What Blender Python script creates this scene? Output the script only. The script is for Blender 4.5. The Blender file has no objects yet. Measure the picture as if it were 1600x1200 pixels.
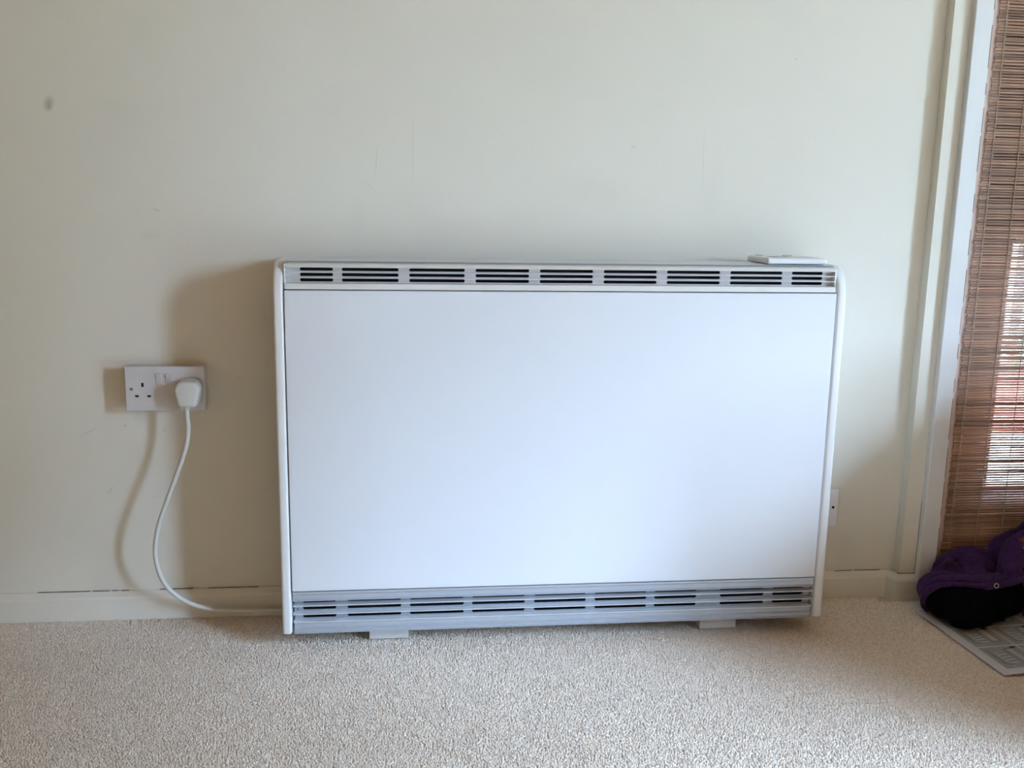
import bpy, bmesh, math, random
from mathutils import Vector, Matrix, noise
import numpy as np

random.seed(7)
scene = bpy.context.scene
C = scene.collection

# ------------------------------------------------------------------ camera
cam_d = bpy.data.cameras.new('camera')
cam_d.sensor_width = 36.0
cam_d.lens = 36.0 * 1490.7 / 1600.0
cam_d.clip_start = 0.02
cam = bpy.data.objects.new('camera', cam_d)
C.objects.link(cam)
right = Vector((0.9927, -0.1188, 0.0196)).normalized()
fwd = Vector((0.1203, 0.9759, -0.1819)).normalized()
up = right.cross(fwd).normalized()
right = fwd.cross(up).normalized()
M = Matrix((right, up, -fwd)).transposed().to_4x4()
M.translation = Vector((0.3115, -1.897, 0.8296))
cam.matrix_world = M
scene.camera = cam

# ------------------------------------------------------------------ sky and exposure
SKY = 13.0
world = bpy.data.worlds.new('sky')
scene.world = world
world.use_nodes = True
bg = world.node_tree.nodes['Background']
bg.inputs['Color'].default_value = (0.48, 0.655, 0.955, 1)
bg.inputs['Strength'].default_value = SKY
scene.view_settings.view_transform = 'Standard'
scene.view_settings.look = 'None'
scene.view_settings.gamma = 1.0
scene.view_settings.use_curve_mapping = False
scene.view_settings.exposure = 3.09

# daylight enters through the patio door in the right wall: a portal guides the sky light through the opening
PX, PY0, PY1, PZ1 = 3.0, -2.76, -1.25, 1.80
pl = bpy.data.lights.new('patio_portal', 'AREA')
pl.shape = 'RECTANGLE'; pl.size = PZ1; pl.size_y = PY1 - PY0
pl.cycles.is_portal = True
po = bpy.data.objects.new('patio_portal', pl); C.objects.link(po)
po.location = (PX + 0.02, (PY0 + PY1) / 2, PZ1 / 2)
po.rotation_euler = (0, math.radians(90), 0)

# ------------------------------------------------------------------ materials
def nodes_of(m):
    m.use_nodes = True
    nt = m.node_tree
    return nt, nt.nodes['Principled BSDF']

def mat(name, col, rough=0.5, metal=0.0, var=0.0, vscale=20.0, bump=0.0, bscale=200.0, coat=0.0, sheen=0.0, spec=0.5, obj_random=0.0):
    m = bpy.data.materials.new(name)
    nt, b = nodes_of(m)
    b.inputs['Roughness'].default_value = rough
    b.inputs['Metallic'].default_value = metal
    b.inputs['Specular IOR Level'].default_value = spec
    b.inputs['Coat Weight'].default_value = coat
    b.inputs['Sheen Weight'].default_value = sheen
    tc = nt.nodes.new('ShaderNodeTexCoord')
    src = None
    rgb = nt.nodes.new('ShaderNodeRGB'); rgb.outputs[0].default_value = (*col, 1); src = rgb.outputs[0]
    if var > 0:
        n = nt.nodes.new('ShaderNodeTexNoise'); n.inputs['Scale'].default_value = vscale; n.inputs['Detail'].default_value = 4
        nt.links.new(tc.outputs['Object'], n.inputs['Vector'])
        mr = nt.nodes.new('ShaderNodeMapRange'); mr.inputs['From Min'].default_value = 0.3; mr.inputs['From Max'].default_value = 0.7
        mr.inputs['To Min'].default_value = 1 - var; mr.inputs['To Max'].default_value = 1 + var
        nt.links.new(n.outputs['Fac'], mr.inputs['Value'])
        vm = nt.nodes.new('ShaderNodeVectorMath'); vm.operation = 'SCALE'
        nt.links.new(src, vm.inputs[0]); nt.links.new(mr.outputs[0], vm.inputs['Scale']); src = vm.outputs[0]
    if obj_random > 0:
        oi = nt.nodes.new('ShaderNodeObjectInfo')
        mr = nt.nodes.new('ShaderNodeMapRange'); mr.inputs['To Min'].default_value = 1 - obj_random; mr.inputs['To Max'].default_value = 1 + obj_random
        nt.links.new(oi.outputs['Random'], mr.inputs['Value'])
        vm = nt.nodes.new('ShaderNodeVectorMath'); vm.operation = 'SCALE'
        nt.links.new(src, vm.inputs[0]); nt.links.new(mr.outputs[0], vm.inputs['Scale']); src = vm.outputs[0]
    nt.links.new(src, b.inputs['Base Color'])
    if bump > 0:
        n = nt.nodes.new('ShaderNodeTexNoise'); n.inputs['Scale'].default_value = bscale; n.inputs['Detail'].default_value = 3
        nt.links.new(tc.outputs['Object'], n.inputs['Vector'])
        bp = nt.nodes.new('ShaderNodeBump'); bp.inputs['Strength'].default_value = bump; bp.inputs['Distance'].default_value = 0.002
        nt.links.new(n.outputs['Fac'], bp.inputs['Height']); nt.links.new(bp.outputs[0], b.inputs['Normal'])
    return m

def wall_material():
    """cream painted wallpaper with scuffs, creases and old smudges"""
    m = mat('cream_wallpaper', (0.80, 0.765, 0.66), rough=0.75, var=0.012, vscale=3.0, bump=0.16, bscale=420.0, spec=0.25)
    nt = m.node_tree; b = nt.nodes['Principled BSDF']
    cur = b.inputs['Base Color'].links[0].from_socket
    tc = nt.nodes.new('ShaderNodeTexCoord')
    # (x, z, half width, half height, tilt degrees, darkening, softness start)
    marks = [(-0.3185, 1.000, .013, .020, 20, .34, .0), (-0.318, .992, .006, .008, 0, .15, .1),
             (-0.1365, .812, .012, .004, 15, .12, .1), (-0.15, .765, .03, .012, 0, .05, .0),
             (0.2745, .915, .0016, .036, 4, .11, .3), (0.262, .866, .0013, .021, -42, .09, .3),
             (0.3440, .935, .0015, .085, 0, .10, .3), (0.9215, .925, .0014, .10, -1, .08, .3),
             (0.945, .87, .03, .10, 3, .025, .0), (0.24, .81, .02, .05, -12, .03, .0),
             (0.778, .9515, .010, .006, 0, .10, .0), (0.70, .87, .11, .05, 10, .035, .0), (0.36, .84, .07, .08, 0, .025, .0),
             (-0.284, .383, .03, .003, -28, .13, .0), (-0.215, .395, .0015, .003, 0, .5, .2), (-0.158, .43, .0012, .0012, 0, .45, .2),
             (-0.25, .265, .016, .004, -50, .12, .0), (-0.165, .25, .014, .002, 4, .10, .0), (0.006, .49, .012, .003, -20, .08, .0),
             (1.29, .115, .05, .06, 0, .05, .0), (1.10, 1.13, .003, .003, 0, .2, .1), (-0.142, .385, .0025, .004, 0, .25, .1)]
    for (x, z, a, h, tilt, dark, soft) in marks:
        mp = nt.nodes.new('ShaderNodeMapping'); mp.vector_type = 'TEXTURE'
        mp.inputs['Location'].default_value = (x, 0, z)
        mp.inputs['Rotation'].default_value = (0, math.radians(tilt), 0)
        mp.inputs['Scale'].default_value = (a, 50, h)
        nt.links.new(tc.outputs['Object'], mp.inputs['Vector'])
        ln = nt.nodes.new('ShaderNodeVectorMath'); ln.operation = 'LENGTH'
        nt.links.new(mp.outputs[0], ln.inputs[0])
        mr = nt.nodes.new('ShaderNodeMapRange'); mr.interpolation_type = 'SMOOTHSTEP'
        mr.inputs['From Min'].default_value = soft; mr.inputs['From Max'].default_value = 1.0
        mr.inputs['To Min'].default_value = 1 - dark; mr.inputs['To Max'].default_value = 1.0
        nt.links.new(ln.outputs['Value'], mr.inputs['Value'])
        vm = nt.nodes.new('ShaderNodeVectorMath'); vm.operation = 'SCALE'
        nt.links.new(cur, vm.inputs[0]); nt.links.new(mr.outputs[0], vm.inputs['Scale']); cur = vm.outputs[0]
    nt.links.new(cur, b.inputs['Base Color'])
    return m

def glass_material():
    m = bpy.data.materials.new('window_glass'); m.use_nodes = True
    nt = m.node_tree; nt.nodes.clear()
    o = nt.nodes.new('ShaderNodeOutputMaterial'); mx = nt.nodes.new('ShaderNodeMixShader')
    t = nt.nodes.new('ShaderNodeBsdfTransparent'); g = nt.nodes.new('ShaderNodeBsdfGlossy'); g.inputs['Roughness'].default_value = 0.02
    t.inputs['Color'].default_value = (0.93, 0.95, 0.94, 1)
    mx.inputs[0].default_value = 0.06
    nt.links.new(t.outputs[0], mx.inputs[1]); nt.links.new(g.outputs[0], mx.inputs[2]); nt.links.new(mx.outputs[0], o.inputs['Surface'])
    return m

MT = {
    'wall': wall_material(),
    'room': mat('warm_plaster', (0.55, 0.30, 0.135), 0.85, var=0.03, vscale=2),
    'ceiling': mat('ceiling_paint', (0.36, 0.235, 0.14), 0.9, bump=0.1, bscale=60),
    'trim': mat('cream_gloss_paint', (0.80, 0.765, 0.67), 0.38, var=0.015, vscale=14, bump=0.12, bscale=45),
    'trim_white': mat('white_gloss_paint', (0.75, 0.745, 0.72), 0.33, var=0.015, vscale=14, bump=0.1, bscale=45),
    'crack': mat('open_joint', (0.20, 0.15, 0.10), 0.9),
    'frame_wood': mat('bare_pinkish_wood', (0.66, 0.49, 0.41), 0.6, var=0.08, vscale=9),
    'door_wood': mat('stained_door_wood', (0.22, 0.115, 0.062), 0.5, var=0.15, vscale=12),
    'floor': mat('carpet_backing', (0.70, 0.60, 0.49), 0.95, var=0.12, vscale=300, bump=0.6, bscale=350),
    'carpet': mat('beige_carpet_wool', (0.95, 0.83, 0.70), 0.95, var=0.18, vscale=230, sheen=0.15, spec=0.1),
    'enamel': mat('white_enamel', (0.78, 0.80, 0.83), 0.42, var=0.006, vscale=5, bump=0.03, bscale=900),
    'cap': mat('white_plastic_side', (0.84, 0.84, 0.83), 0.40, bump=0.02, bscale=300),
    'cream': mat('cream_trim_plastic', (0.78, 0.765, 0.72), 0.42),
    'silver': mat('silver_grille_shaded', (0.345, 0.385, 0.435), 0.36, metal=0.15, var=0.02, vscale=40),  # darkened silver: shade of the grille recess put into the colour
    'silver_bar': mat('silver_bar_plastic', (0.47, 0.50, 0.54), 0.34, metal=0.2, var=0.02, vscale=40),
    'silver_lt': mat('pale_grille_lit', (0.78, 0.79, 0.81), 0.32, metal=0.2),  # brightened to stand in for light catching the fin edges
    'black': mat('dark_interior', (0.008, 0.008, 0.010), 0.7),
    'foot': mat('pale_grey_foot', (0.60, 0.59, 0.57), 0.5),
    'screen': mat('grey_display', (0.36, 0.35, 0.37), 0.25),
    'socket': mat('white_socket_plastic', (0.665, 0.645, 0.64), 0.36),
    'switch_plate': mat('white_switch_plastic', (0.84, 0.83, 0.84), 0.36),
    'plug': mat('white_plug_plastic', (0.68, 0.665, 0.61), 0.42),
    'screw': mat('dull_steel', (0.30, 0.28, 0.26), 0.4, metal=0.7),
    'slat': mat('bamboo_slat', (0.36, 0.205, 0.13), 0.55, var=0.22, vscale=16, obj_random=0.34),
    'cord': mat('blind_cord', (0.46, 0.34, 0.25), 0.8),
    'fleece': mat('purple_fleece', (0.062, 0.025, 0.112), 0.95, var=0.18, vscale=140, bump=0.9, bscale=520, sheen=0.06, spec=0.1),
    'fur': mat('black_fur_lining', (0.005, 0.005, 0.006), 0.95, bump=1.0, bscale=420, spec=0.05),
    'ring': mat('brushed_eyelet', (0.62, 0.58, 0.58), 0.3, metal=0.9),
    'patch': mat('embroidered_brown', (0.20, 0.055, 0.03), 0.9, bump=0.6, bscale=700),
    'thread_white': mat('white_thread', (0.75, 0.75, 0.75), 0.9),
    'thread_black': mat('black_thread', (0.02, 0.02, 0.02), 0.9),
    'paper': mat('white_paper', (0.66, 0.64, 0.65), 0.6),
    'print_grey': mat('grey_print', (0.36, 0.36, 0.35), 0.6),
    'print_light': mat('light_grey_print', (0.50, 0.50, 0.49), 0.6),
    'print_dark': mat('dark_grey_print', (0.13, 0.13, 0.13), 0.6),
    'print_black': mat('black_print', (0.015, 0.015, 0.015), 0.6),
    'glass': glass_material(),
    'card': mat('brown_cardboard', (0.40, 0.26, 0.14), 0.85, var=0.06, vscale=25),
    'tape': mat('packing_tape', (0.45, 0.30, 0.16), 0.3),
    'concrete': mat('pale_concrete', (0.55, 0.55, 0.56), 0.9, var=0.08, vscale=5),
    'render': mat('pale_render', (0.72, 0.68, 0.58), 0.9, var=0.06, vscale=3),
    'lawn': mat('garden_ground', (0.10, 0.105, 0.07), 0.95, var=0.2, vscale=1.5),
    'hedge': mat('added_hedge_dark', (0.035, 0.042, 0.02), 0.95, var=0.3, vscale=2),  # for the hedges added only to limit the sky light
    'post': mat('weathered_post', (0.05, 0.032, 0.028), 0.8, var=0.2, vscale=14),
    'terracotta': mat('red_glazed_pot', (0.42, 0.05, 0.03), 0.6, var=0.1, vscale=10),
    'soil': mat('potting_soil', (0.05, 0.035, 0.025), 1.0, bump=1, bscale=120),
    'leaf': mat('dry_leaf', (0.17, 0.14, 0.05), 0.7, var=0.3, vscale=30),
    'flower': mat('red_petals', (0.55, 0.05, 0.02), 0.7),
}

# ------------------------------------------------------------------ helpers
def link(name, me, material, parent=None, smooth=False):
    o = bpy.data.objects.new(name, me)
    C.objects.link(o)
    if material is not None and not me.materials:
        me.materials.append(MT[material] if isinstance(material, str) else material)
    if smooth:
        for p in me.polygons: p.use_smooth = True
    if parent is not None: o.parent = parent
    return o

def finish(name, bm, material, parent=None, smooth=False):
    bmesh.ops.recalc_face_normals(bm, faces=bm.faces)
    me = bpy.data.meshes.new(name); bm.to_mesh(me); bm.free()
    return link(name, me, material, parent, smooth)

def add_box(bm, x0, x1, y0, y1, z0, z1, bev=0.0, seg=2):
    r = bmesh.ops.create_cube(bm, size=1.0)
    vs = r['verts']
    for v in vs:
        v.co = Vector(((x0 + x1) / 2 + v.co.x * (x1 - x0), (y0 + y1) / 2 + v.co.y * (y1 - y0), (z0 + z1) / 2 + v.co.z * (z1 - z0)))
    if bev > 0:
        es = {e for v in vs for e in v.link_edges}
        bmesh.ops.bevel(bm, geom=list(es), offset=bev, segments=seg, affect='EDGES', profile=0.5)

def box(name, x0, x1, y0, y1, z0, z1, material, parent=None, bev=0.0, seg=2):
    bm = bmesh.new(); add_box(bm, x0, x1, y0, y1, z0, z1, bev, seg)
    return finish(name, bm, material, parent, smooth=False)

def prism(name, prof, axis, a0, a1, material, parent=None, bev=0.0, seg=3, smooth=False):
    """extrude a closed 2D profile; axis 'x': profile in (y,z); 'y': profile in (x,z)"""
    bm = bmesh.new()
    def P(q, a): return (a, q[0], q[1]) if axis == 'x' else (q[0], a, q[1])
    A = [bm.verts.new(P(q, a0)) for q in prof]; B = [bm.verts.new(P(q, a1)) for q in prof]
    n = len(prof)
    fa = bm.faces.new(A); fb = bm.faces.new(list(reversed(B)))
    for i in range(n): bm.faces.new((A[i], A[(i + 1) % n], B[(i + 1) % n], B[i]))
    bmesh.ops.recalc_face_normals(bm, faces=bm.faces)
    if bev > 0:
        es = list(fa.edges) + list(fb.edges)
        bmesh.ops.bevel(bm, geom=es, offset=bev, segments=seg, affect='EDGES', profile=0.5)
    o = finish(name, bm, material, parent)
    if smooth:
        for p in o.data.polygons: p.use_smooth = len(p.vertices) <= 4
        o.data.set_sharp_from_angle(angle=math.radians(35))
    return o

def catmull(pts, n=8):
    out = []
    P = [Vector(p) for p in pts]
    P = [P[0] * 2 - P[1]] + P + [P[-1] * 2 - P[-2]]
    for i in range(1, len(P) - 2):
        for k in range(n):
            t = k / n
            out.append(0.5 * ((2 * P[i]) + (P[i + 1] - P[i - 1]) * t + (2 * P[i - 1] - 5 * P[i] + 4 * P[i + 1] - P[i + 2]) * t * t + (3 * P[i] - P[i - 1] - 3 * P[i + 1] + P[i + 2]) * t ** 3))
    out.append(P[-2])
    return out

def tube(bm, pts, r, seg=10, caps=True, radii=None):
    pts = [Vector(p) for p in pts]
    rings = []
    t0 = (pts[1] - pts[0]).normalized()
    ref = Vector((0, 1, 0)) if abs(t0.y) < 0.8 else Vector((1, 0, 0))
    n = (ref - t0 * ref.dot(t0)).normalized()
    for i, p in enumerate(pts):
        t = (pts[min(i + 1, len(pts) - 1)] - pts[max(i - 1, 0)]).normalized()
        n = (n - t * n.dot(t)).normalized()
        b = t.cross(n)
        rr = radii[i] if radii else r
        rings.append([bm.verts.new(p + (n * math.cos(a) + b * math.sin(a)) * rr) for a in [2 * math.pi * k / seg for k in range(seg)]])
    for A, B in zip(rings, rings[1:]):
        for k in range(seg): bm.faces.new((A[k], A[(k + 1) % seg], B[(k + 1) % seg], B[k]))
    if caps:
        bm.faces.new(list(reversed(rings[0]))); bm.faces.new(rings[-1])

def empty(name, loc=(0, 0, 0)):
    o = bpy.data.objects.new(name, None); C.objects.link(o); o.location = loc; o.empty_display_size = 0.05
    return o

def tag(o, label, cat, group=None):
    o['label'] = label; o['category'] = cat
    if group: o['group'] = group
    return o

def struct(o, label=None):
    o['kind'] = 'structure'
    if label: o['label'] = label
    return o

# ================================================================== THE ROOM
X0, X1, Y0, HC = -2.4, PX, -4.4, 2.4
FZ = -0.004
struct(box('floor', X0 - .1, X1 + .1, Y0 - .1, 0.1, FZ - .1, FZ, 'floor'), 'beige carpeted floor')
struct(box('ceiling', X0 - .1, X1 + .1, Y0 - .1, 0.1, HC, HC + .1, 'ceiling'), 'plain pale ceiling above the room')
DX0, DX1, DZ1 = 1.484, 2.32, 2.05            # doorway in the heater wall
bm = bmesh.new()
add_box(bm, X0 - .1, DX0 - .015, 0, .1, FZ, HC)
add_box(bm, DX1, X1 + .1, 0, .1, FZ, HC)
add_box(bm, DX0 - .015, DX1, 0, .1, DZ1, HC)
struct(finish('wall_back', bm, 'wall'), 'cream wallpapered wall behind the heater with scuffs and smudges')
struct(box('wall_left', X0 - .1, X0, Y0, 0, FZ, HC, 'room'), 'warm plastered side wall')
struct(box('wall_front', X0 - .1, X1 + .1, Y0 - .1, Y0, FZ, HC, 'room'), 'warm plastered wall opposite the heater')
bm = bmesh.new()
add_box(bm, X1, X1 + .1, Y0, PY0, FZ, HC)
add_box(bm, X1, X1 + .1, PY1, 0, FZ, HC)
add_box(bm, X1, X1 + .1, PY0, PY1, PZ1, HC)
struct(finish('wall_right', bm, 'room'), 'warm plastered wall with the patio door')
# patio door in the right wall, the source of daylight
w1 = struct(empty('window_1', (X1 + .05, (PY0 + PY1) / 2, FZ)), 'glazed white patio door letting in daylight')
hw = (PY1 - PY0) / 2
for y in (-hw, hw - .05): box('window_stile', -.03, .03, y, y + .05, 0, PZ1, 'trim_white', w1)
box('window_rail', -.03, .03, -hw + .05, hw - .05, PZ1 - .05, PZ1, 'trim_white', w1)
box('window_rail', -.03, .03, -hw + .05, hw - .05, 0, .08, 'trim_white', w1)
box('pane', -.003, .003, -hw + .05, hw - .05, .08, PZ1 - .05, 'glass', w1)

# pier beside the doorway: wall steps forward, then the door casing
PIER_X, PIER_Y = 1.408, -0.026
struct(box('trim_1', PIER_X, 1.470, PIER_Y, 0.0, FZ, HC, 'wall'), 'narrow cream pier stepping forward beside the doorway')
tr2 = struct(box('trim_2', 1.4445, 1.4835, -.041, 0.02, .046, HC - .01, 'trim_white', bev=.002), 'white painted door casing')
box('bead', 1.4835, 1.4895, -.030, 0.01, .04, HC - .01, 'trim_white', tr2, bev=.0015)
# ragged crack down the casing
bm = bmesh.new()
z = .06
while z < 1.35:
    L = random.uniform(.02, .09)
    xo = 1.4818 + random.uniform(-.0006, .0006)
    add_box(bm, xo, xo + random.uniform(.0005, .0011), -.0415, -.039, z, z + L)
    z += L + random.uniform(.0, .05)
finish('paint_crack', bm, 'crack', tr2)

# skirting: profile swept along the wall and mitred round the pier
def skirting(name, path, label):
    prof = [(0, FZ), (.0145, FZ), (.0145, .041), (.0125, .046), (.004, .0545), (0, .0555)]     # (offset from wall, z)
    bm = bmesh.new(); rings = []
    P = [Vector((a, b)) for a, b in path]
    for i, p in enumerate(P):
        d1 = (P[i] - P[i - 1]).normalized() if i > 0 else (P[1] - P[0]).normalized()
        d2 = (P[i + 1] - P[i]).normalized() if i < len(P) - 1 else d1
        n1 = Vector((d1.y, -d1.x)); n2 = Vector((d2.y, -d2.x))
        mdir = (n1 + n2).normalized(); k = 1 / max(.3, mdir.dot(n1))
        rings.append([bm.verts.new((p.x + mdir.x * o * k, p.y + mdir.y * o * k, z)) for o, z in prof])
    n = len(prof)
    for A, B in zip(rings, rings[1:]):
        for k in range(n): bm.faces.new((A[k], A[(k + 1) % n], B[(k + 1) % n], B[k]))
    bm.faces.new(rings[0]); bm.faces.new(rings[-1])
    return struct(finish(name, bm, 'trim'), label)
bb = skirting('baseboard_back', [(X0, 0), (PIER_X - .012, 0), (PIER_X - .004, PIER_Y), (1.486, PIER_Y)], 'low cream painted skirting board along the heater wall')
# hairline joint along the top of the skirting, open only here and there
bm = bmesh.new()
for a, b in [(-.40, -.30), (-.295, -.262), (-.258, -.245), (-.24, -.225), (-.165, -.10), (-.07, .03), (1.18, 1.235), (1.27, 1.31), (1.315, 1.375)]:
    x = a
    while x < b:
        l = min(.02, b - x)
        add_box(bm, x, x + l, -.0042, -.001, .0551 + random.uniform(-.0003, .0002), .0555 + random.uniform(0, .0003)); x += l
add_box(bm, PIER_X - .004, 1.444, PIER_Y - .003, PIER_Y + .002, .0553, .0559)
add_box(bm, 1.4438, 1.4445, PIER_Y - .0006, PIER_Y + .003, .05, .22)
finish('joint_crack', bm, 'crack', bb)
struct(box('baseboard_left', X0, X0 + .014, Y0, -.02, FZ, .055, 'trim'), 'low cream skirting board on the side wall')

# carpet pile
def carpet():
    x0, x1, y0, y1, s = -0.50, 1.80, -.80, -.012, .0033
    rng = np.random.default_rng(3)
    gx, gy = np.meshgrid(np.arange(x0, x1, s), np.arange(y0, y1, s))
    gx = gx.ravel() + rng.uniform(-.5, .5, gx.size) * s; gy = gy.ravel() + rng.uniform(-.5, .5, gy.size) * s
    keep = ~((gx > 1.36) & (gy > -.044)) & ~(gy > -.0165)
    gx, gy = gx[keep], gy[keep]; n = gx.size
    r = rng.uniform(.0020, .0030, n); h = rng.uniform(.0026, .0040, n); a = rng.uniform(0, 6.28, n)
    lean = rng.uniform(0, .0016, n); la = rng.uniform(0, 6.28, n)
    V = np.zeros((n, 5, 3), np.float32)
    for k in range(4):
        t = a + k * 1.5708
        V[:, k] = np.stack([gx + r * np.cos(t), gy + r * np.sin(t), np.full(n, FZ - .0003)], 1)
    V[:, 4] = np.stack([gx + lean * np.cos(la), gy + lean * np.sin(la), FZ + h], 1)
    base = [(0, 1, 4), (1, 2, 4), (2, 3, 4), (3, 0, 4)]
    F = (np.arange(n)[:, None, None] * 5 + np.array(base)[None]).reshape(-1).astype(np.int32)
    me = bpy.data.meshes.new('carpet_pile')
    me.vertices.add(n * 5); me.vertices.foreach_set('co', V.ravel())
    m = F.size // 3
    me.loops.add(F.size); me.loops.foreach_set('vertex_index', F)
    me.polygons.add(m); me.polygons.foreach_set('loop_start', np.arange(0, F.size, 3, dtype=np.int32))
    me.update(calc_edges=True)
    me.polygons.foreach_set('use_smooth', np.ones(m, dtype=bool))
    o = link('carpet_pile', me, 'carpet')
    o['kind'] = 'stuff'; o['label'] = 'short beige carpet pile covering the floor'; o['category'] = 'carpet'
carpet()

# ------------------------------------------------------------------ the half-glazed door behind the blind
d1 = struct(empty('door_1', (DX0, 0, FZ)), 'half-glazed brown wooden door behind the bamboo blind')
def dbox(name, x0, x1, y0, y1, z0, z1, m, par=d1, bev=.002): return box(name, x0 - DX0, x1 - DX0, y0, y1, z0 - FZ, z1 - FZ, m, par, bev)
dbox('door_frame', DX0, 1.535, -.0093, .09, FZ, DZ1, 'frame_wood')
dbox('door_frame', DX1 - .05, DX1, -.0093, .09, FZ, DZ1, 'frame_wood')
dbox('door_frame', 1.535, DX1 - .05, -.0093, .09, DZ1 - .05, DZ1, 'frame_wood')
dbox('stile', 1.538, 1.622, .02, .064, .01, DZ1 - .055, 'door_wood')
dbox('stile', 2.18, DX1 - .053, .02, .064, .01, DZ1 - .055, 'door_wood')
dbox('rail', 1.622, 2.18, .02, .064, .01, .235, 'door_wood')
dbox('rail', 1.622, 2.18, .02, .064, .775, .90, 'door_wood')
dbox('rail', 1.622, 2.18, .02, .064, 1.88, DZ1 - .055, 'door_wood')
dbox('panel', 1.622, 2.18, .03, .054, .90, 1.88, 'door_wood')
dbox('pane', 1.622, 2.18, .040, .044, .235, .775, 'glass', bev=0)

# ================================================================== STORAGE HEATER
HX, W, D, Z0, H = 0.0993, 1.0586, 0.180, 0.0296, 0.70
TI = 0.0175
heater = tag(empty('storage_heater', (HX, 0, 0)), 'large white storage heater with silver slotted grilles standing against the wall', 'heater')
heater.rotation_euler = (0, -0.0037, -0.0076)
ZT = Z0 + H                                  # top
ZP0, ZP1 = 0.1139, 0.6793                    # front panel
# side panels, rounded at the top front
def side_profile():
    p = [(-.022, Z0), (-.022, ZT - .008), (-.026, ZT - .002), (-.032, ZT)]
    cy, cz, r1, r2 = -D + .046, ZT - .062, .046, .062
    for k in range(13):
        a = math.pi / 2 * k / 12
        p.append((cy - r1 * math.sin(a), cz + r2 * math.cos(a)))
    p += [(-D, Z0 + .006), (-D + .002, Z0 + .001), (-D + .006, Z0)]
    return p
prism('side_panel', side_profile(), 'x', 0, TI, 'cap', heater, bev=.0045, seg=3, smooth=True)
prism('side_panel', side_profile(), 'x', W - TI, W, 'cap', heater, bev=.0045, seg=3, smooth=True)
xa, xb = TI + .0012, W - TI - .0012
# casing: dark inner core and painted back and top
box('back_casing', xa, xb, -.06, -.024, Z0 + .012, ZT - .004, 'cap', heater)
box('core', xa + .002, xb - .002, -.135, -.06, Z0 + .006, ZT - .012, 'black', heater)
prism('top_cover', [(-.023, ZT - .006), (-.023, ZT), (-D + .036, ZT), (-D + .022, ZT - .0022), (-D + .0165, ZT - .0050), (-D + .0165, ZT - .0085), (-D + .05, ZT - .0085)], 'x', xa, xb, 'enamel', heater)
fp = box('front_panel', xa + .0006, xb - .0006, -D + .0005, -D + .018, ZP0 + .001, ZP1 - .0010, 'enamel', heater, bev=.0022, seg=3)
# dark recess behind the joint
box('shadow_gap', xa, xb, -D + .012, -D + .03, ZP0 - .002, ZP1 + .002, 'black', heater)

def slotted_plate(name, x0, x1, z0, z1, y, rows, slots, material, parent, t=.0025):
    """flat plate with real rounded slots; rows = (zlo, zhi)"""
    bm = bmesh.new()
    cells_x = []
    edges = [x0] + [(slots[i][1] + slots[i + 1][0]) / 2 for i in range(len(slots) - 1)] + [x1]
    zed = [z0] + [(rows[i][1] + rows[i + 1][0]) / 2 for i in range(len(rows) - 1)] + [z1]
    for i, (a, b) in enumerate(slots):
        for j, (lo, hi) in enumerate(rows):
            ex0, ex1, ez0, ez1 = edges[i], edges[i + 1], zed[j], zed[j + 1]
            r = (hi - lo) * .42
            cs = [(b - r, hi - r, 0), (a + r, hi - r, 90), (a + r, lo + r, 180), (b - r, lo + r, 270)]
            oc = [(ex1, ez1), (ex0, ez1), (ex0, ez0), (ex1, ez0)]
            ov = [bm.verts.new((q[0], y, q[1])) for q in oc]
            inner = []
            for cx, cz, a0 in cs:
                inner.append([bm.verts.new((cx + r * math.cos(math.radians(a0 + 90 * k / 4)), y, cz + r * math.sin(math.radians(a0 + 90 * k / 4)))) for k in range(5)])
            for c in range(4):
                for k in range(4): bm.faces.new((ov[c], inner[c][k], inner[c][k + 1]))
                d = (c + 1) % 4
                bm.faces.new((ov[c], inner[c][4], inner[d][0], ov[d]))
            loop = [v for c in inner for v in c]
            back = [bm.verts.new((v.co.x, y + t, v.co.z)) for v in loop]
            for k in range(len(loop)):
                bm.faces.new((loop[k], loop[(k + 1) % len(loop)], back[(k + 1) % len(loop)], back[k]))
    bmesh.ops.remove_doubles(bm, verts=bm.verts, dist=1e-6)
    return finish(name, bm, material, parent)

xi0, xi1 = TI + .0042, W - TI - .0042
# ---- top grille
TOP = [(.1452, .2032), (.2189, .3196), (.339, .439), (.4587, .5569), (.5769, .6755), (.6959, .7961), (.8156, .9174), (.9372, 1.0382), (1.057, 1.1176)]
TOP = [(a - HX, b - HX) for a, b in TOP]
tg = link('top_grille', slotted_plate('top_grille', xi0, xi1, .6905, .7185, -D + .0225, [(.6925, .6981), (.7021, .7077), (.7117, .7173)], TOP, 'silver_lt', None).data, None, heater)
bpy.data.objects.remove([o for o in bpy.data.objects if o.data is tg.data and o is not tg][0])
for z in (.6991, .7089):
    box('fin', xi0, xi1, -D + .0085, -D + .0225, z, z + .0017, 'silver_lt', tg, bev=.0006, seg=1)
prism('lower_bar', [(-D + .0225, .6800), (-D + .0030, .6800), (-D + .0022, .6812), (-D + .0040, .6898), (-D + .0065, .6908), (-D + .0225, .6908)], 'x', xi0, xi1, 'cream', tg)
prism('upper_bar', [(-D + .0225, .7182), (-D + .0085, .7182), (-D + .0080, .7190), (-D + .0120, .7240), (-D + .0165, .7262), (-D + .0225, .7266)], 'x', xi0, xi1, 'cream', tg)
prism('top_lip', [(-D + .030, .7268), (-D + .0170, .7268), (-D + .0190, .7282), (-D + .030, .7288)], 'x', xi0, xi1, 'silver', tg)
for x in (xa, xi1): box('end_cap', x, x + .003, -D + .004 + .006, -D + .0225, .6800, .7240, 'cap', tg, bev=.0005, seg=1)

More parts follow.
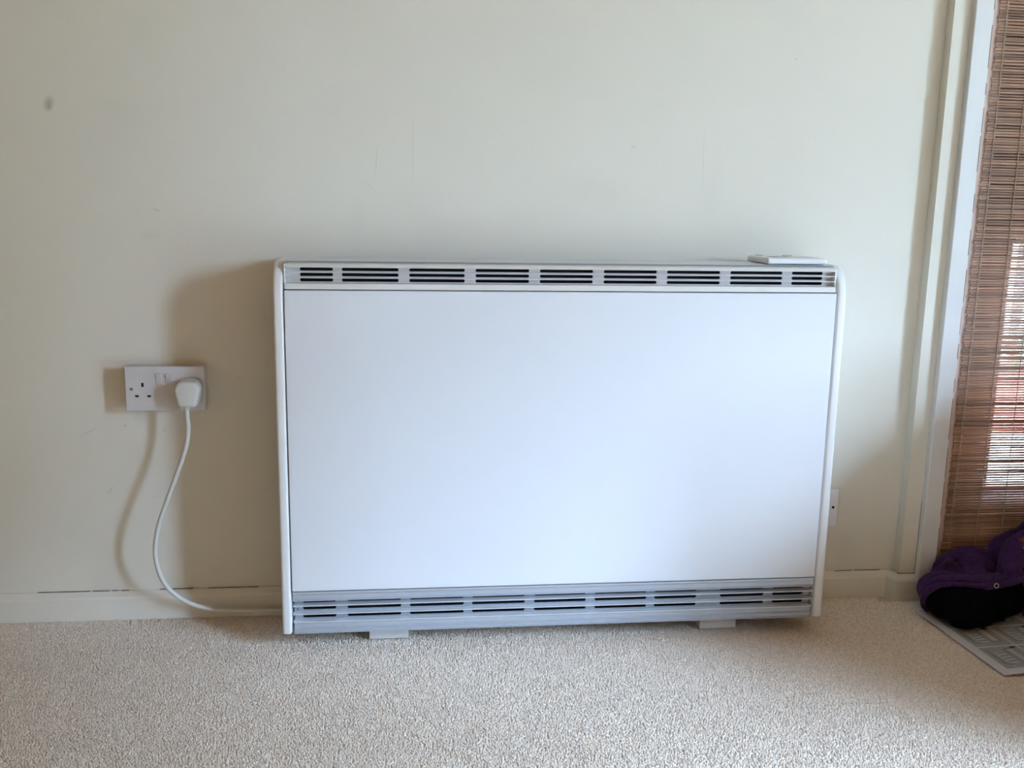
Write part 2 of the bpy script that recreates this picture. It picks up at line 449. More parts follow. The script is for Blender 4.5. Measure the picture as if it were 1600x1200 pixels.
# ---- bottom grille
BOT = [(.1362, .1981), (.2196, .321), (.338, .441), (.4572, .5595), (.578, .680), (.698, .801), (.8177, .9027), (.9515, 1.0408), (1.0596, 1.123)]
BOT = [(a - HX, b - HX) for a, b in BOT]
bg_ = slotted_plate('bottom_grille', xi0, xi1, .0515, .0965, -D + .0165, [(.0562, .0632), (.0722, .0794), (.0864, .0937)], BOT, 'silver', heater)
prism('top_bar', [(-D + .0165, .1128), (-D + .0030, .1128), (-D + .0022, .1090), (-D + .0050, .1065), (-D + .0045, .0985), (-D + .0015, .0972), (-D + .0015, .0955), (-D + .0165, .0955)], 'x', xi0 - .002, xi1 + .002, 'silver_bar', bg_)
for z in (.0836, .0672, .0516):
    box('fin', xi0 - .002, xi1 + .002, -D + .0030, -D + .0165, z, z + .0019, 'silver_lt', bg_, bev=.0007, seg=1)
prism('bottom_bar', [(-D + .0165, .0516), (-D + .0070, .0516), (-D + .0065, .0420), (-D + .0030, .0405), (-D + .0030, .0388), (-D + .0080, .0380), (-D + .0075, .0318), (-D + .0045, .0308), (-D + .0045, .0294), (-D + .0165, .0294)], 'x', xi0, xi1, 'silver_bar', bg_)
for x in (.046 - .0188, 1.119 - HX):
    bm = bmesh.new(); bmesh.ops.create_cone(bm, cap_ends=True, segments=12, radius1=.0022, radius2=.0016, depth=.0016, matrix=Matrix.Translation((x, -D + .016, .0735)) @ Matrix.Rotation(math.pi / 2, 4, 'X'))
    finish('screw', bm, 'screw', bg_)
box('base_tray', xa, xb, -D + .0165, -.024, Z0 + .0005, Z0 + .006, 'foot', heater)
# feet stand level on the carpet, the heater leans a hair to the left
for fx0, fx1 in ((.160, .2355), (.8195, .8950)):
    box('foot', fx0, fx1, -.146, -.03, -.0037 * fx0, Z0 + .001, 'foot', heater, bev=.0015)

# ---- control unit on the top right
cx0, cx1, cy0, cy1 = 1.010 - HX, 1.128 - HX, -.152, -.040
cz = ZT
bm = bmesh.new()
add_box(bm, cx0, cx1, cy0, cy1, cz + .001, cz + .0125, bev=.0042, seg=3)
cu = finish('control_unit', bm, 'cap', heater)
box('display', cx0 + .022, cx0 + .060, cy0 + .030, cy0 + .066, cz + .0122, cz + .0128, 'screen', cu)
box('cover_flap', cx0 + .066, cx1 - .012, cy0 + .020, cy1 - .022, cz + .0122, cz + .0130, 'cream', cu, bev=.0003, seg=1)
for k in (0, 1): box('button', cx0 + .014 + k * .055, cx0 + .028 + k * .060, cy1 - .016, cy1 - .009, cz + .0120, cz + .0136, 'screen', cu, bev=.0005, seg=1)
box('mounting_strip', cx0 - .075, cx0 - .001, -.0245, -.0225, cz - .002, cz + .0012, 'foot', cu)

# ================================================================== DOUBLE SOCKET
SX, SZ = -.2008, .4327
sock = tag(empty('double_wall_socket', (SX, 0, SZ)), 'white double wall socket with two switches, the left outlet empty', 'socket')
box('back_box', .002, .145, -.030, 0, .002, .084, 'socket', sock, bev=.002)
fpm = box('face_plate', 0, .147, -.040, -.0302, 0, .086, 'socket', sock, bev=.0014, seg=2)
for x in (.0567, .0748):
    # rocker standing proud at its top edge
    bm = bmesh.new()
    q = [(-.0055, .0105), (.0055, .0105), (.0052, -.0105), (-.0052, -.0105)]
    fr = [bm.verts.new((x + a + .0062, -.0402 - (.0038 if b > 0 else .0004), .0622 + b)) for a, b in q]
    bk = [bm.verts.new((x + a + .0062, -.0395, .0622 + b)) for a, b in q]
    bm.faces.new(fr); bm.faces.new(list(reversed(bk)))
    for k in range(4): bm.faces.new((fr[k], bk[k], bk[(k + 1) % 4], fr[(k + 1) % 4]))
    bmesh.ops.bevel(bm, geom=list(bm.edges), offset=.0006, segments=1, affect='EDGES')
    finish('switch', bm, 'socket', sock)
for (x, z, hw_, hh) in ((.0320, .0507, .0021, .0040), (.0210, .0290, .0033, .0020), (.0433, .0289, .0033, .0020)):
    box('pin_slot', x - hw_, x + hw_, -.0404, -.0396, z - hh, z + hh, 'black', sock)
for (x, z) in ((.0111, .0427), (.1363, .0436)):
    bm = bmesh.new(); bmesh.ops.create_cone(bm, cap_ends=True, segments=16, radius1=.0033, radius2=.0029, depth=.0010, matrix=Matrix.Translation((x, -.0403, z)) @ Matrix.Rotation(math.pi / 2, 4, 'X'))
    sc_ = finish('screw', bm, 'screw', sock)
    box('screw_groove', x - .0019, x + .0019, -.0411, -.0406, z - .0003, z + .0003, 'black', sc_)

# plug with flex
plug = tag(empty('power_plug', (-.0800, 0, .4720)), 'white three-pin plug with a white cable trailing down to the carpet behind the heater', 'plug')
def plug_outline(sx, sz):
    pts = [(-.0105, -.0262), (.0105, -.0262), (.0155, -.0240), (.0180, -.0195), (.0232, .004), (.0228, .0125), (.0165, .0215), (.006, .0248), (-.006, .0248), (-.0165, .0215), (-.0228, .0125), (-.0232, .004), (-.0180, -.0195), (-.0155, -.0240)]
    P = [Vector((a * sx, b * sz, 0)) for a, b in pts]; out = []
    n = len(P)
    for i in range(n):
        p0, p1, p2, p3 = P[i - 1], P[i], P[(i + 1) % n], P[(i + 2) % n]
        for k in range(4):
            t = k / 4
            v = 0.5 * ((2 * p1) + (p2 - p0) * t + (2 * p0 - 5 * p1 + 4 * p2 - p3) * t * t + (3 * p1 - p0 - 3 * p2 + p3) * t ** 3)
            out.append((v.x, v.y))
    return out
def plug_shell(name, levels, material):
    bm = bmesh.new(); rings = []
    for y, s in levels:
        rings.append([bm.verts.new((a, y, b)) for a, b in plug_outline(s, s)])
    n = len(rings[0])
    for A, B in zip(rings, rings[1:]):
        for k in range(n): bm.faces.new((A[k], A[(k + 1) % n], B[(k + 1) % n], B[k]))
    bm.faces.new(rings[0]); bm.faces.new(list(reversed(rings[-1])))
    o = finish(name, bm, material, plug, smooth=True); o.data.set_sharp_from_angle(angle=math.radians(50)); return o
plug_shell('plug_base', [(-.0408, 1.0), (-.0415, 1.03), (-.0500, 1.03), (-.0515, 1.0)], 'plug')
plug_shell('plug_body', [(-.0505, .95), (-.0530, .99), (-.0740, .97), (-.0775, .94), (-.0795, .87), (-.0803, .75)], 'plug')
bm = bmesh.new()
cable_pts = [(-.0845, -.060, .455), (-.0845, -.062, .435), (-.084, -.062, .421), (-.083, -.063, .400), (-.089, -.064, .365), (-.109, -.065, .309), (-.134, -.066, .245), (-.148, -.067, .201), (-.154, -.067, .155), (-.147, -.066, .111), (-.129, -.062, .075), (-.092, -.055, .044), (-.044, -.048, .027), (.011, -.042, .0195), (.077, -.037, .0165), (.15, -.04, .014), (.22, -.05, .012)]
cp = [p - Vector((-.08, 0, .472)) for p in catmull(cable_pts, 8)]
tube(bm, cp, .0046, 12)
finish('cable', bm, 'plug', plug, smooth=True)
bm = bmesh.new()
tube(bm, [Vector(q) - Vector((-.08, 0, .472)) for q in [(-.0845, -.0605, .450), (-.0845, -.061, .444), (-.0845, -.0612, .438)]], .006, 14, radii=[.0068, .0062, .0052])
finish('cable_grip', bm, 'plug', plug, smooth=True)

# ================================================================== SMALL WALL PLATE beyond the heater
sp = tag(empty('heater_switch_plate', (1.176, 0, .161)), 'white wall plate peeking out behind the right edge of the heater', 'switch')
box('back_box', .002, .083, -.007, 0, .002, .083, 'switch_plate', sp, bev=.002)
box('face_plate', 0, .085, -.0125, -.0072, 0, .085, 'switch_plate', sp, bev=.002)
bm = bmesh.new(); bmesh.ops.create_cone(bm, cap_ends=True, segments=16, radius1=.0033, radius2=.0028, depth=.0012, matrix=Matrix.Translation((.0735, -.0128, .0440)) @ Matrix.Rotation(math.pi / 2, 4, 'X'))
finish('screw', bm, 'black', sp)

# ================================================================== BAMBOO BLIND
BX0, BX1, BY = 1.5115, 2.33, -.012
blind = tag(empty('bamboo_blind', (BX0, BY, .02)), 'brown bamboo slat blind hanging over the doorway', 'blind')
PITCH = .0056
meshes = []
for v in range(6):
    rnd = random.Random(v)
    bm = bmesh.new(); nseg = 8; L = BX1 - BX0
    hh = (.0021, .0024, .0022, .0025, .0020, .0023)[v]
    rings = []
    ph = rnd.uniform(0, 6)
    for k in range(nseg + 1):
        x = L * k / nseg; zc = .0006 * math.sin(ph + x * 7) + rnd.uniform(-.00025, .00025)
        rings.append([bm.verts.new((x, y, zc + z)) for y, z in ((-.0011, -hh * .8), (-.0013, 0), (-.0009, hh * .8), (.0009, hh), (.0009, -hh))])
    for A, B in zip(rings, rings[1:]):
        for k in range(5): bm.faces.new((A[k], A[(k + 1) % 5], B[(k + 1) % 5], B[k]))
    bm.faces.new(rings[0]); bm.faces.new(rings[-1])
    bmesh.ops.recalc_face_normals(bm, faces=bm.faces)
    me = bpy.data.meshes.new('slat'); bm.to_mesh(me); bm.free(); me.materials.append(MT['slat']); meshes.append(me)
rnd = random.Random(11)
zz = 0.0; cnt = 0; upper = []
while zz < 2.02:
    if cnt < 240:
        o = bpy.data.objects.new('slat', rnd.choice(meshes)); C.objects.link(o); o.parent = blind
        o.location = (rnd.uniform(-.0020, .0020), rnd.uniform(-.0003, .0003), zz + rnd.uniform(-.0004, .0004))
        o.rotation_euler = (0, rnd.uniform(-.0012, .0012), 0)
        o.scale = (1, 1, rnd.uniform(.85, 1.18))
    else: upper.append(zz)
    cnt += 1; zz += PITCH
bm = bmesh.new()
for z in upper: add_box(bm, 0, BX1 - BX0, -.0012, .0009, z - .002, z + .002)
us = finish('upper_slats', bm, 'slat', blind); us['kind'] = 'stuff'
for k, x in enumerate([.0165, .0765, .137, .198, .259, .32, .381, .442, .503, .564, .625, .686, .747]):
    bm = bmesh.new()
    pts = [(x + .004 * math.sin(z * 1.7 + k) - .004, -.0022, z) for z in [2.03 * i / 30 for i in range(31)]]
    tube(bm, pts, .0010, 6); finish('cord', bm, 'cord', blind)
box('head_rail', 0, BX1 - BX0, -.006, .010, 2.03, 2.06, 'door_wood', blind, bev=.002)

# ================================================================== OUTSIDE
struct(box('ground', -12, 40, .1, 40, -.16, -.06, 'lawn')); 
struct(box('garden', X1 + .1, 60, -40, .1, -.16, -.06, 'lawn'))
bpy.data.objects['ground']['label'] = 'garden ground outside the door'; bpy.data.objects['garden']['label'] = 'garden ground outside the patio door'
struct(box('added_tall_hedge', 20.0, 26.0, -14.4, -1.0, -.06, 9.0, 'hedge'), 'tall dark hedge added unseen to narrow the sky light')  # added pair of hedges leaves one gap of sky for the daylight
struct(box('added_tall_hedge', 10.0, 18.2, -26.0, -16.5, -.06, 9.0, 'hedge'), 'second tall dark hedge added unseen to narrow the sky light')
struct(box('added_low_hedge', 21.5, 23.0, -24.0, -12.0, -.06, 2.5, 'hedge'), 'low dark hedge added unseen to cut off the lowest sky light')  # added to lift the lower edge of the sky light
pav = struct(box('terrace', .8, 4.6, .1, 3.6, -.06, -.02, 'concrete'), 'pale concrete terrace outside the door')
struct(box('added_shade_roof', .3, 6.0, .1, 3.45, 2.45, 2.55, 'concrete'), 'unseen roof added to shade the terrace')  # added out of view to dim the daylight on the terrace
gw = tag(box('garden_wall', .6, 6.5, 3.6, 3.75, -.06, 2.0, 'render'), 'pale rendered garden wall seen through the blind', 'garden wall')
post = tag(empty('porch_post', (3.235, 2.3, -.02)), 'slim dark post seen through the blind above the red pot', 'post')
box('shaft', -.018, .018, -.018, .018, 0, 2.45, 'post', post, bev=.003)
box('base_block', -.03, .03, -.03, .03, 0, .06, 'post', post, bev=.004)
pot = tag(empty('potted_plant', (2.80, 1.65, -.02)), 'straggly plant in a red pot seen through the blind', 'potted plant')
bm = bmesh.new()
prof = [(.0, 0), (.095, 0), (.125, .21), (.138, .21), (.142, .25), (.128, .25), (.118, .215), (.0, .215)]
rings = [[bm.verts.new((max(r, .0005) * math.cos(a), max(r, .0005) * math.sin(a), z)) for a in [2 * math.pi * k / 28 for k in range(28)]] for r, z in prof[:7]]
for A, B in zip(rings, rings[1:]):
    for k in range(28): bm.faces.new((A[k], A[(k + 1) % 28], B[(k + 1) % 28], B[k]))
finish('pot', bm, 'terracotta', pot)
bm = bmesh.new(); bmesh.ops.create_cone(bm, cap_ends=True, segments=28, radius1=.115, radius2=.118, depth=.02, matrix=Matrix.Translation((0, 0, .215))); finish('soil', bm, 'soil', pot)
rnd = random.Random(5)
for s in range(14):
    bm = bmesh.new(); a = rnd.uniform(0, 6.28); sp_ = rnd.uniform(.05, .16); hh = rnd.uniform(.12, .34)
    P = [(0.03 * math.cos(a) + sp_ * t * math.cos(a), .03 * math.sin(a) + sp_ * t * math.sin(a), .21 + hh * t - .05 * t * t) for t in [i / 6 for i in range(7)]]
    tube(bm, P, .003, 5); st = finish('stem', bm, 'leaf', pot)
    bm = bmesh.new()
    for q in range(10):
        p = Vector(P[rnd.randrange(2, 7)]); R = Matrix.Rotation(rnd.uniform(0, 6.28), 4, 'Z') @ Matrix.Rotation(rnd.uniform(-1, 1), 4, 'X')
        vs = [bm.verts.new(p + R @ Vector(v)) for v in ((0, 0, 0), (.012, .012, .004), (0, .035, 0), (-.012, .012, .004))]
        bm.faces.new(vs)
    finish('leaves', bm, 'flower' if s % 5 == 0 else 'leaf', st)

# ================================================================== LEAFLET ON THE CARPET
A = Vector((1.406, -.103, 0)); B = Vector((1.4195, -.3905, 0))
vdir = (B - A).normalized(); vlen = .297; vlen = (B - A).length
udir = Vector((-vdir.y, vdir.x, 0)); ulen = .21
def sheet(u, v, off=0.0):
    """u 0..1 across, v 0..1 from the wall end to the near corner"""
    z = .0022 + .018 * max(0, u - .02) ** 1.3 * (max(0, v - .45) / .55) ** 2 + .0006 * math.sin(math.pi * u) * (1 - v)
    return A + udir * (u * ulen) + vdir * (v * vlen) + Vector((0, 0, z + off))
leaf = tag(empty('instruction_leaflet', A), 'open printed instruction leaflet with grey diagrams lying under the purple fleece', 'leaflet')
def sheet_patch(name, u0, u1, v0, v1, off, material, parent, nu=8, nv=8, thick=0.0):
    bm = bmesh.new()
    def grid(o): return [[bm.verts.new(sheet(u0 + (u1 - u0) * i / nu, v0 + (v1 - v0) * j / nv, o) - A) for i in range(nu + 1)] for j in range(nv + 1)]
    g = grid(off)
    for j in range(nv):
        for i in range(nu): bm.faces.new((g[j][i], g[j][i + 1], g[j + 1][i + 1], g[j + 1][i]))
    if thick:
        h = grid(off - thick)
        for j in range(nv):
            for i in range(nu): bm.faces.new((h[j][i], h[j + 1][i], h[j + 1][i + 1], h[j][i + 1]))
        rim = [g[0][i] for i in range(nu + 1)] + [g[j][nu] for j in range(1, nv + 1)] + [g[nv][i] for i in range(nu - 1, -1, -1)] + [g[j][0] for j in range(nv - 1, 0, -1)]
        rim2 = [h[0][i] for i in range(nu + 1)] + [h[j][nu] for j in range(1, nv + 1)] + [h[nv][i] for i in range(nu - 1, -1, -1)] + [h[j][0] for j in range(nv - 1, 0, -1)]
        for k in range(len(rim)): bm.faces.new((rim[k], rim[(k + 1) % len(rim)], rim2[(k + 1) % len(rim)], rim2[k]))
    return finish(name, bm, material, parent)
sheet_patch('page', 0, 1, 0, 1, 0, 'paper', leaf, 14, 14, thick=.0009)
sheet_patch('page', .006, .995, .004, .994, -.0012, 'paper', leaf, 14, 14, thick=.0008)
cols = [(.10, .49), (.505, .93)]; rows_ = [(.05, .32), (.335, .615), (.63, .93)]
panels = {}
for i, (u0, u1) in enumerate(cols):
    for j, (v0, v1) in enumerate(rows_):
        panels[(i, j)] = sheet_patch('printed_panel', u0, u1, v0, v1, .00015, 'print_grey', leaf)
        um = u1
        sheet_patch('step_mark', u1 - .085, u1 - .03, v0 + .010, v0 + .034, .0003, 'print_black', panels[(i, j)], 2, 1)
def stroke(par, pts, wd, material, off=.0003):
    """printed line: pts in (u, v)"""
    bm = bmesh.new()
    for (a, b) in zip(pts, pts[1:]):
        p, q = Vector((a[0] * ulen, a[1] * vlen)), Vector((b[0] * ulen, b[1] * vlen))
        d = (q - p).normalized(); n = Vector((-d.y, d.x)) * wd / 2
        cs = [p + n, q + n, q - n, p - n]
        bm.faces.new([bm.verts.new(sheet(c.x / ulen, c.y / vlen, off) - A) for c in cs])
    return finish('drawing_line', bm, material, par)
for (i, j), pn in panels.items():
    u0, u1 = cols[i]; v0, v1 = rows_[j]; du, dv = u1 - u0, v1 - v0
    def T(a, b): return (u0 + a * du, v0 + b * dv)
    # slatted casing lying down with a cover beside it
    sheet_patch('drawing_fill', *[x for x in (T(.22, 0)[0], T(.50, 0)[0])], T(0, .25)[1], T(0, .80)[1], .00025, 'print_light', pn, 3, 3)
    sheet_patch('drawing_fill', *[x for x in (T(.62, 0)[0], T(.80, 0)[0])], T(0, .15)[1], T(0, .75)[1], .00025, 'print_light', pn, 3, 3)
    for b in (.32, .45, .58, .71): stroke(pn, [T(.24, b), T(.52, b - .03)], .0022, 'print_dark', .0004)
    stroke(pn, [T(.12, .12), T(.14, .80), T(.30, .84)], .0026, 'print_dark', .0004)
    stroke(pn, [T(.58, .12), T(.82, .12), T(.82, .78), T(.60, .78), T(.58, .12)], .0018, 'print_dark', .0004)
    stroke(pn, [T(.5, .3), T(.6, .36)], .0015, 'print_dark', .0004)
    stroke(pn, [T(.22, .92), T(.30, .90)], .004, 'print_light', .0004)

# ================================================================== PURPLE FLEECE
GO = Vector((1.55, -.12, 0))
fleece = tag(empty('purple_fleece_jacket', GO), 'crumpled purple fleece with a black furry lining and metal eyelet lying by the blind', 'jacket')
def chain(bm, pts, r, step=.006):
    P = catmull([p[:3] for p in pts], 10)
    n = len(P); last = None
    for i, p in enumerate(P):
        if last is not None and (p - last).length < step and i < n - 1: continue
        last = p
        rr = r if not isinstance(r, (list, tuple)) else r[min(len(r) - 1, int(i / n * len(r)))]
        ball(bm, p, rr, 1)
def surface_net(F, o, h):
    """vertices and quads of the zero level of F sampled on a grid"""
    neg = F < 0
    c = [neg[:-1, :-1, :-1], neg[1:, :-1, :-1], neg[:-1, 1:, :-1], neg[:-1, :-1, 1:], neg[1:, 1:, :-1], neg[1:, :-1, 1:], neg[:-1, 1:, 1:], neg[1:, 1:, 1:]]
    tot = sum(x.astype(np.int8) for x in c)
    act = (tot > 0) & (tot < 8)
    idx = -np.ones(act.shape, np.int32); cells = np.argwhere(act); idx[act] = np.arange(len(cells))
    acc = np.zeros((len(cells), 3)); cnt = np.zeros(len(cells))
    corners = [(a, b, d) for a in (0, 1) for b in (0, 1) for d in (0, 1)]
    for p in corners:
        for ax in range(3):
            if p[ax]: continue
            q = list(p); q[ax] = 1
            fa = F[cells[:, 0] + p[0], cells[:, 1] + p[1], cells[:, 2] + p[2]]; fb = F[cells[:, 0] + q[0], cells[:, 1] + q[1], cells[:, 2] + q[2]]
            m = (fa < 0) != (fb < 0)
            t = fa[m] / (fa[m] - fb[m])
            pos = np.tile(np.array(p, float), (m.sum(), 1)); pos[:, ax] = t
            acc[m] += pos; cnt[m] += 1
    V = (cells + acc / cnt[:, None]) * h + o
    Q = []
    for ax in range(3):
        a1, a2 = [(1, 2), (2, 0), (0, 1)][ax]
        sl0 = [slice(None)] * 3; sl1 = [slice(None)] * 3; sl0[ax] = slice(None, -1); sl1[ax] = slice(1, None)
        A_, B_ = neg[tuple(sl0)], neg[tuple(sl1)]
        e = np.argwhere(A_ != B_)
        e = e[(e[:, a1] > 0) & (e[:, a2] > 0) & (e[:, a1] < F.shape[a1] - 1) & (e[:, a2] < F.shape[a2] - 1)]
        flip = A_[tuple(e.T)]
        def cell(d1, d2):
            k = e.copy(); k[:, a1] -= d1; k[:, a2] -= d2; return idx[tuple(k.T)]
        q = np.stack([cell(1, 1), cell(0, 1), cell(0, 0), cell(1, 0)], 1)
        q[~flip] = q[~flip][:, ::-1]
        Q.append(q)
    return V, np.concatenate(Q)
class Blob:
    """collects ellipsoids and capsule chains, blended into one skin"""
    def __init__(self): self.b, self.cut = [], []
def ball(bl, c, r, sub=2):
    if not isinstance(r, tuple): r = (r, r, r)
    bl.b.append((np.array(Vector(c) - GO), np.array(r)))
def sculpt(name, bl, h, blur, material, parent, disp=0.0, dscale=30.0):
    cs = np.array([b[0] for b in bl.b]); rs = np.array([b[1] for b in bl.b])
    lo = (cs - rs).min(0) - 4 * h; hi = (cs + rs).max(0) + 4 * h
    n = np.ceil((hi - lo) / h).astype(int) + 1
    F = np.full(n, .05, np.float32)
    ax = [lo[k] + h * np.arange(n[k]) for k in range(3)]
    for c, r in zip(cs, rs):
        a = np.maximum(0, ((c - r - .012 - lo) / h).astype(int)); b = np.minimum(n, ((c + r + .012 - lo) / h).astype(int) + 2)
        X, Y, Z = np.meshgrid(ax[0][a[0]:b[0]], ax[1][a[1]:b[1]], ax[2][a[2]:b[2]], indexing='ij')
        d = (np.sqrt(((X - c[0]) / r[0]) ** 2 + ((Y - c[1]) / r[1]) ** 2 + ((Z - c[2]) / r[2]) ** 2) - 1) * r.min()
        sl = tuple(slice(a[k], b[k]) for k in range(3))
        F[sl] = np.minimum(F[sl], d)
    for c, r in bl.cut:
        X, Y, Z = np.meshgrid(*ax, indexing='ij')
        d = (np.sqrt(((X - c[0]) / r[0]) ** 2 + ((Y - c[1]) / r[1]) ** 2 + ((Z - c[2]) / r[2]) ** 2) - 1) * r.min()
        F = np.maximum(F, -d).astype(np.float32)
    for _ in range(blur):
        for k in range(3):
            G = F.copy()
            G[tuple(slice(1, -1) if q == k else slice(None) for q in range(3))] = (
                F[tuple(slice(0, -2) if q == k else slice(None) for q in range(3))] + 2 * F[tuple(slice(1, -1) if q == k else slice(None) for q in range(3))] + F[tuple(slice(2, None) if q == k else slice(None) for q in range(3))]) / 4
            F = G
    V, Q = surface_net(F, lo, h)
    nm = bpy.data.meshes.new(name); nm.from_pydata(V.tolist(), [], Q.tolist()); nm.update()
    if disp:
        no = np.zeros(len(V) * 3, np.float32); nm.vertex_normals.foreach_get('vector', no); no = no.reshape(-1, 3)
        dv = np.array([noise.noise(Vector(v) * dscale) + .5 * noise.noise(Vector(v) * dscale * 2.3) for v in V])
        V = V + no * (dv * disp)[:, None]
    V[:, 2] = np.maximum(V[:, 2], .0045)
    nm.vertices.foreach_set('co', V.astype(np.float32).ravel()); nm.update()
    return link(name, nm, material, parent, smooth=True)
bm = Blob()
hem = [(1.425, -.12, .010), (1.408, -.13, .028), (1.400, -.14, .050), (1.406, -.15, .069), (1.427, -.155, .081), (1.466, -.16, .083), (1.513, -.165, .079), (1.548, -.165, .080), (1.594, -.16, .085), (1.632, -.15, .088)]
chain(bm, hem, .0075)
chain(bm, [(x + .014, y + .02, z + .002) for x, y, z in hem[1:]], .010)
chain(bm, [(x + .030, y + .045, z - .002) for x, y, z in hem[2:]], .014)
fold2 = [(1.430, -.120, .064), (1.444, -.13, .080), (1.471, -.14, .089), (1.51, -.145, .089), (1.553, -.145, .092), (1.591, -.14, .103), (1.625, -.13, .115)]
chain(bm, fold2, .0095)
ridge = [(1.462, -.075, .060), (1.476, -.06, .078), (1.499, -.055, .098), (1.531, -.05, .109), (1.553, -.05, .112), (1.585, -.05, .108), (1.603, -.055, .098)]
chain(bm, ridge, .012)
chain(bm, [(1.452, -.09, .055), (1.462, -.085, .078), (1.480, -.08, .094), (1.497, -.075, .099)], .009)
for c, r in [((1.469, -.095, .064), .020), ((1.547, -.075, .085), .030), ((1.570, -.07, .082), .026), ((1.535, -.10, .075), .024),
             ((1.50, -.07, .06), .034), ((1.46, -.08, .04), .035), ((1.55, -.06, .05), .045), ((1.60, -.06, .05), .045), ((1.64, -.09, .06), .05), ((1.65, -.07, .10), .045)]:
    ball(bm, c, r)
chain(bm, [(1.597, -.12, .099), (1.606, -.11, .116), (1.624, -.10, .137), (1.649, -.09, .148), (1.677, -.09, .160), (1.72, -.09, .19)], .022)
chain(bm, [(1.612, -.045, .118), (1.620, -.045, .128), (1.644, -.045, .139), (1.670, -.045, .152), (1.70, -.045, .172), (1.75, -.05, .20)], .013)
chain(bm, [(1.632, -.15, .088), (1.628, -.155, .059), (1.632, -.155, .031), (1.630, -.16, .016)], .016)
chain(bm, [(1.655, -.14, .10), (1.650, -.15, .06), (1.655, -.15, .03)], .022)
# rest of the heap, extended unseen to the right to block low light
for c, r in [((1.72, -.10, .09), .075), ((1.78, -.12, .16), .08), ((1.80, -.13, .10), .10), ((1.86, -.13, .22), .08), ((1.92, -.14, .12), .10), ((1.98, -.13, .10), .09)]:
    ball(bm, c, r, 3)
for k in range(7):
    x = 1.70 + k * .05
    chain(bm, [(x, -.21, .02), (x + .02, -.215, .12), (x + .03, -.17, .24 + .02 * (k % 2)), (x + .03, -.10, .26)], .018, .012)
for c, r in [((1.492, -.105, .090), (.020, .036, .011)), ((1.506, -.10, .098), (.012, .036, .009)), ((1.572, -.125, .106), (.009, .06, .020)), ((1.577, -.105, .122), (.008, .05, .016)), ((1.520, -.131, .0955), (.045, .012, .005))]:
    bm.cut.append((np.array(Vector(c) - GO), np.array(r)))
shell = sculpt('fleece_body', bm, .0034, 2, 'fleece', fleece, disp=.0022, dscale=38)
# black fur lining, bulging out onto the leaflet
bm = Blob()
for c, r in [((1.452, -.150, .035), (.044, .035, .030)), ((1.468, -.165, .040), (.046, .036, .036)), ((1.50, -.155, .045), (.055, .04, .034)), ((1.55, -.135, .045), (.055, .045, .040)), ((1.59, -.13, .045), (.045, .04, .040)),
             ((1.462, -.192, .024), (.034, .030, .022)), ((1.490, -.185, .028), (.04, .034, .025)), ((1.53, -.165, .028), (.045, .034, .025)), ((1.585, -.14, .025), (.035, .03, .022))]:
    ball(bm, c, r)
fur = sculpt('fur_lining', bm, .0035, 3, 'fur', fleece, disp=.0025, dscale=70)
# fine hairs standing off the lining
rnd = random.Random(2)
bm = bmesh.new()
polys = [p for p in fur.data.polygons if p.center.y < -.005]
for k in range(6000):
    p = rnd.choice(polys); n = (p.normal + Vector((rnd.uniform(-.6, .6), rnd.uniform(-.6, .6), rnd.uniform(-.7, .4)))).normalized()
    b = p.center - n * .0015; L = rnd.uniform(.003, .0075); s = n.orthogonal().normalized() * .00045
    if (b + n * L).z < .003: continue
    bm.faces.new([bm.verts.new(b + s), bm.verts.new(b - s), bm.verts.new(b + n * L)])
hair = finish('fur_hair', bm, 'fur', fur); hair['kind'] = 'stuff'
# eyelet
bm = bmesh.new()
ang = [2 * math.pi * k / 24 for k in range(25)]
ring = [Vector((1.537 + .0044 * math.cos(a), -.1745 + .0012 * math.sin(a), .0835 + .0042 * math.sin(a))) - GO for a in ang]
tube(bm, ring, .0011, 8, caps=False)
ey = finish('eyelet', bm, 'ring', fleece, smooth=True)
bm = bmesh.new(); bmesh.ops.create_circle(bm, cap_ends=True, segments=20, radius=.0036, matrix=Matrix.Translation(Vector((1.537, -.1738, .0835)) - GO) @ Matrix.Rotation(math.radians(75), 4, 'X'))
finish('eyelet_hole', bm, 'fur', ey)
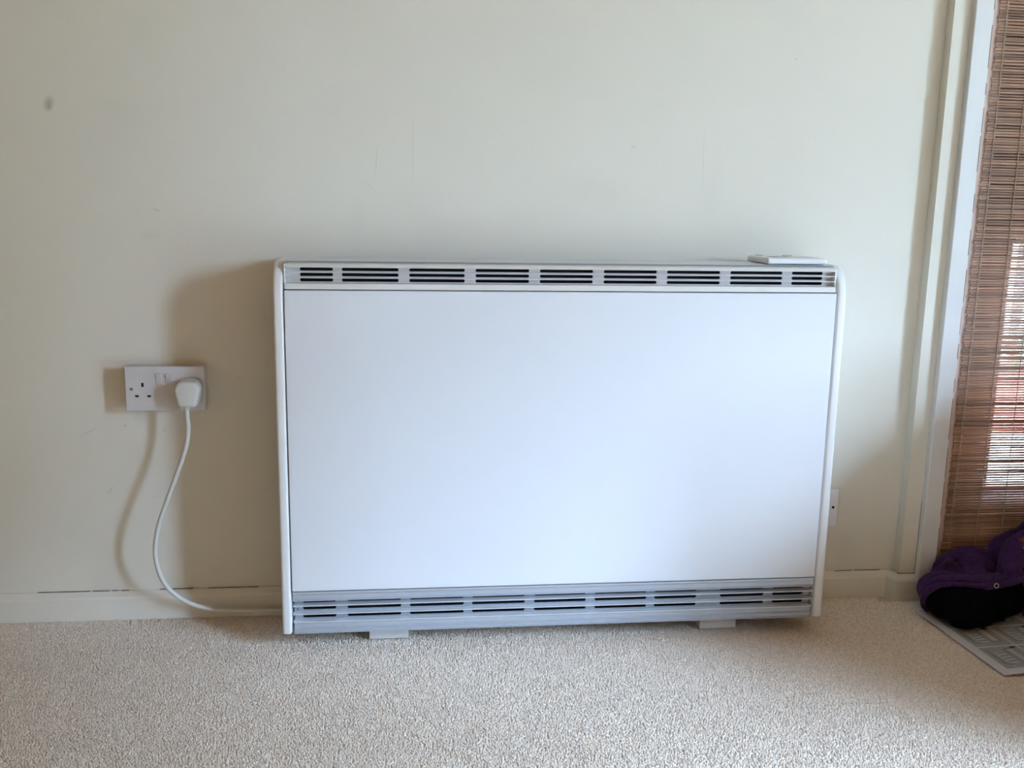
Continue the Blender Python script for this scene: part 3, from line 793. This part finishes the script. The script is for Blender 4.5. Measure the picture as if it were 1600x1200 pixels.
# embroidered patch
def quad_box(name, c, ux, uz, hw, hh, t, m, par):
    n = ux.cross(uz).normalized(); bm = bmesh.new()
    f = [bm.verts.new(c + ux * a * hw + uz * b * hh + n * t) for a, b in ((-1, -1), (1, -1), (1, 1), (-1, 1))]
    k = [bm.verts.new(c + ux * a * hw + uz * b * hh - n * .002) for a, b in ((-1, -1), (1, -1), (1, 1), (-1, 1))]
    bm.faces.new(f); bm.faces.new(list(reversed(k)))
    for i in range(4): bm.faces.new((f[i], k[i], k[(i + 1) % 4], f[(i + 1) % 4]))
    return finish(name, bm, m, par)
ux = Vector((.82, 0, .55)).normalized(); uz = Vector((-.30, .42, .80)); uz = (uz - ux * uz.dot(ux)).normalized()
pc = Vector((1.647, -.1155, .160)) - GO
pt = quad_box('embroidered_patch', pc, ux, uz, .026, .013, .002, 'patch', fleece)
for k, (a, m) in enumerate([(-.9, 'thread_white'), (-.6, 'thread_black'), (-.3, 'thread_white'), (0, 'thread_black'), (.3, 'thread_white')]):
    quad_box('stitched_stripe', pc - uz * .010 + ux * .026 * a, ux, uz, .0024, .006, .0026, m, pt)

# ================================================================== ADDED BOX, unseen to the right, put there to shade wall and floor
cb = tag(empty('added_shade_box', (1.98, -.62, 0)), 'tall brown cardboard box added out of view to shade the lower right wall and floor', 'box')
t_ = .004; bw, bd, bh = .25, .345, .62
box('side', -bw, -bw + t_, -bd, bd, 0, bh, 'card', cb); box('side', bw - t_, bw, -bd, bd, 0, bh, 'card', cb)
box('side', -bw + t_, bw - t_, -bd, -bd + t_, 0, bh, 'card', cb); box('side', -bw + t_, bw - t_, bd - t_, bd, 0, bh, 'card', cb)
box('bottom', -bw + t_, bw - t_, -bd + t_, bd - t_, 0, t_, 'card', cb)
for sg in (-1, 1):
    f_ = box('flap', min(sg * .002, sg * bw), max(sg * .002, sg * bw), -bd, bd, bh, bh + t_, 'card', cb)
box('tape', -.025, .025, -bd - .0005, bd + .0005, bh + t_, bh + t_ + .0006, 'tape', cb)
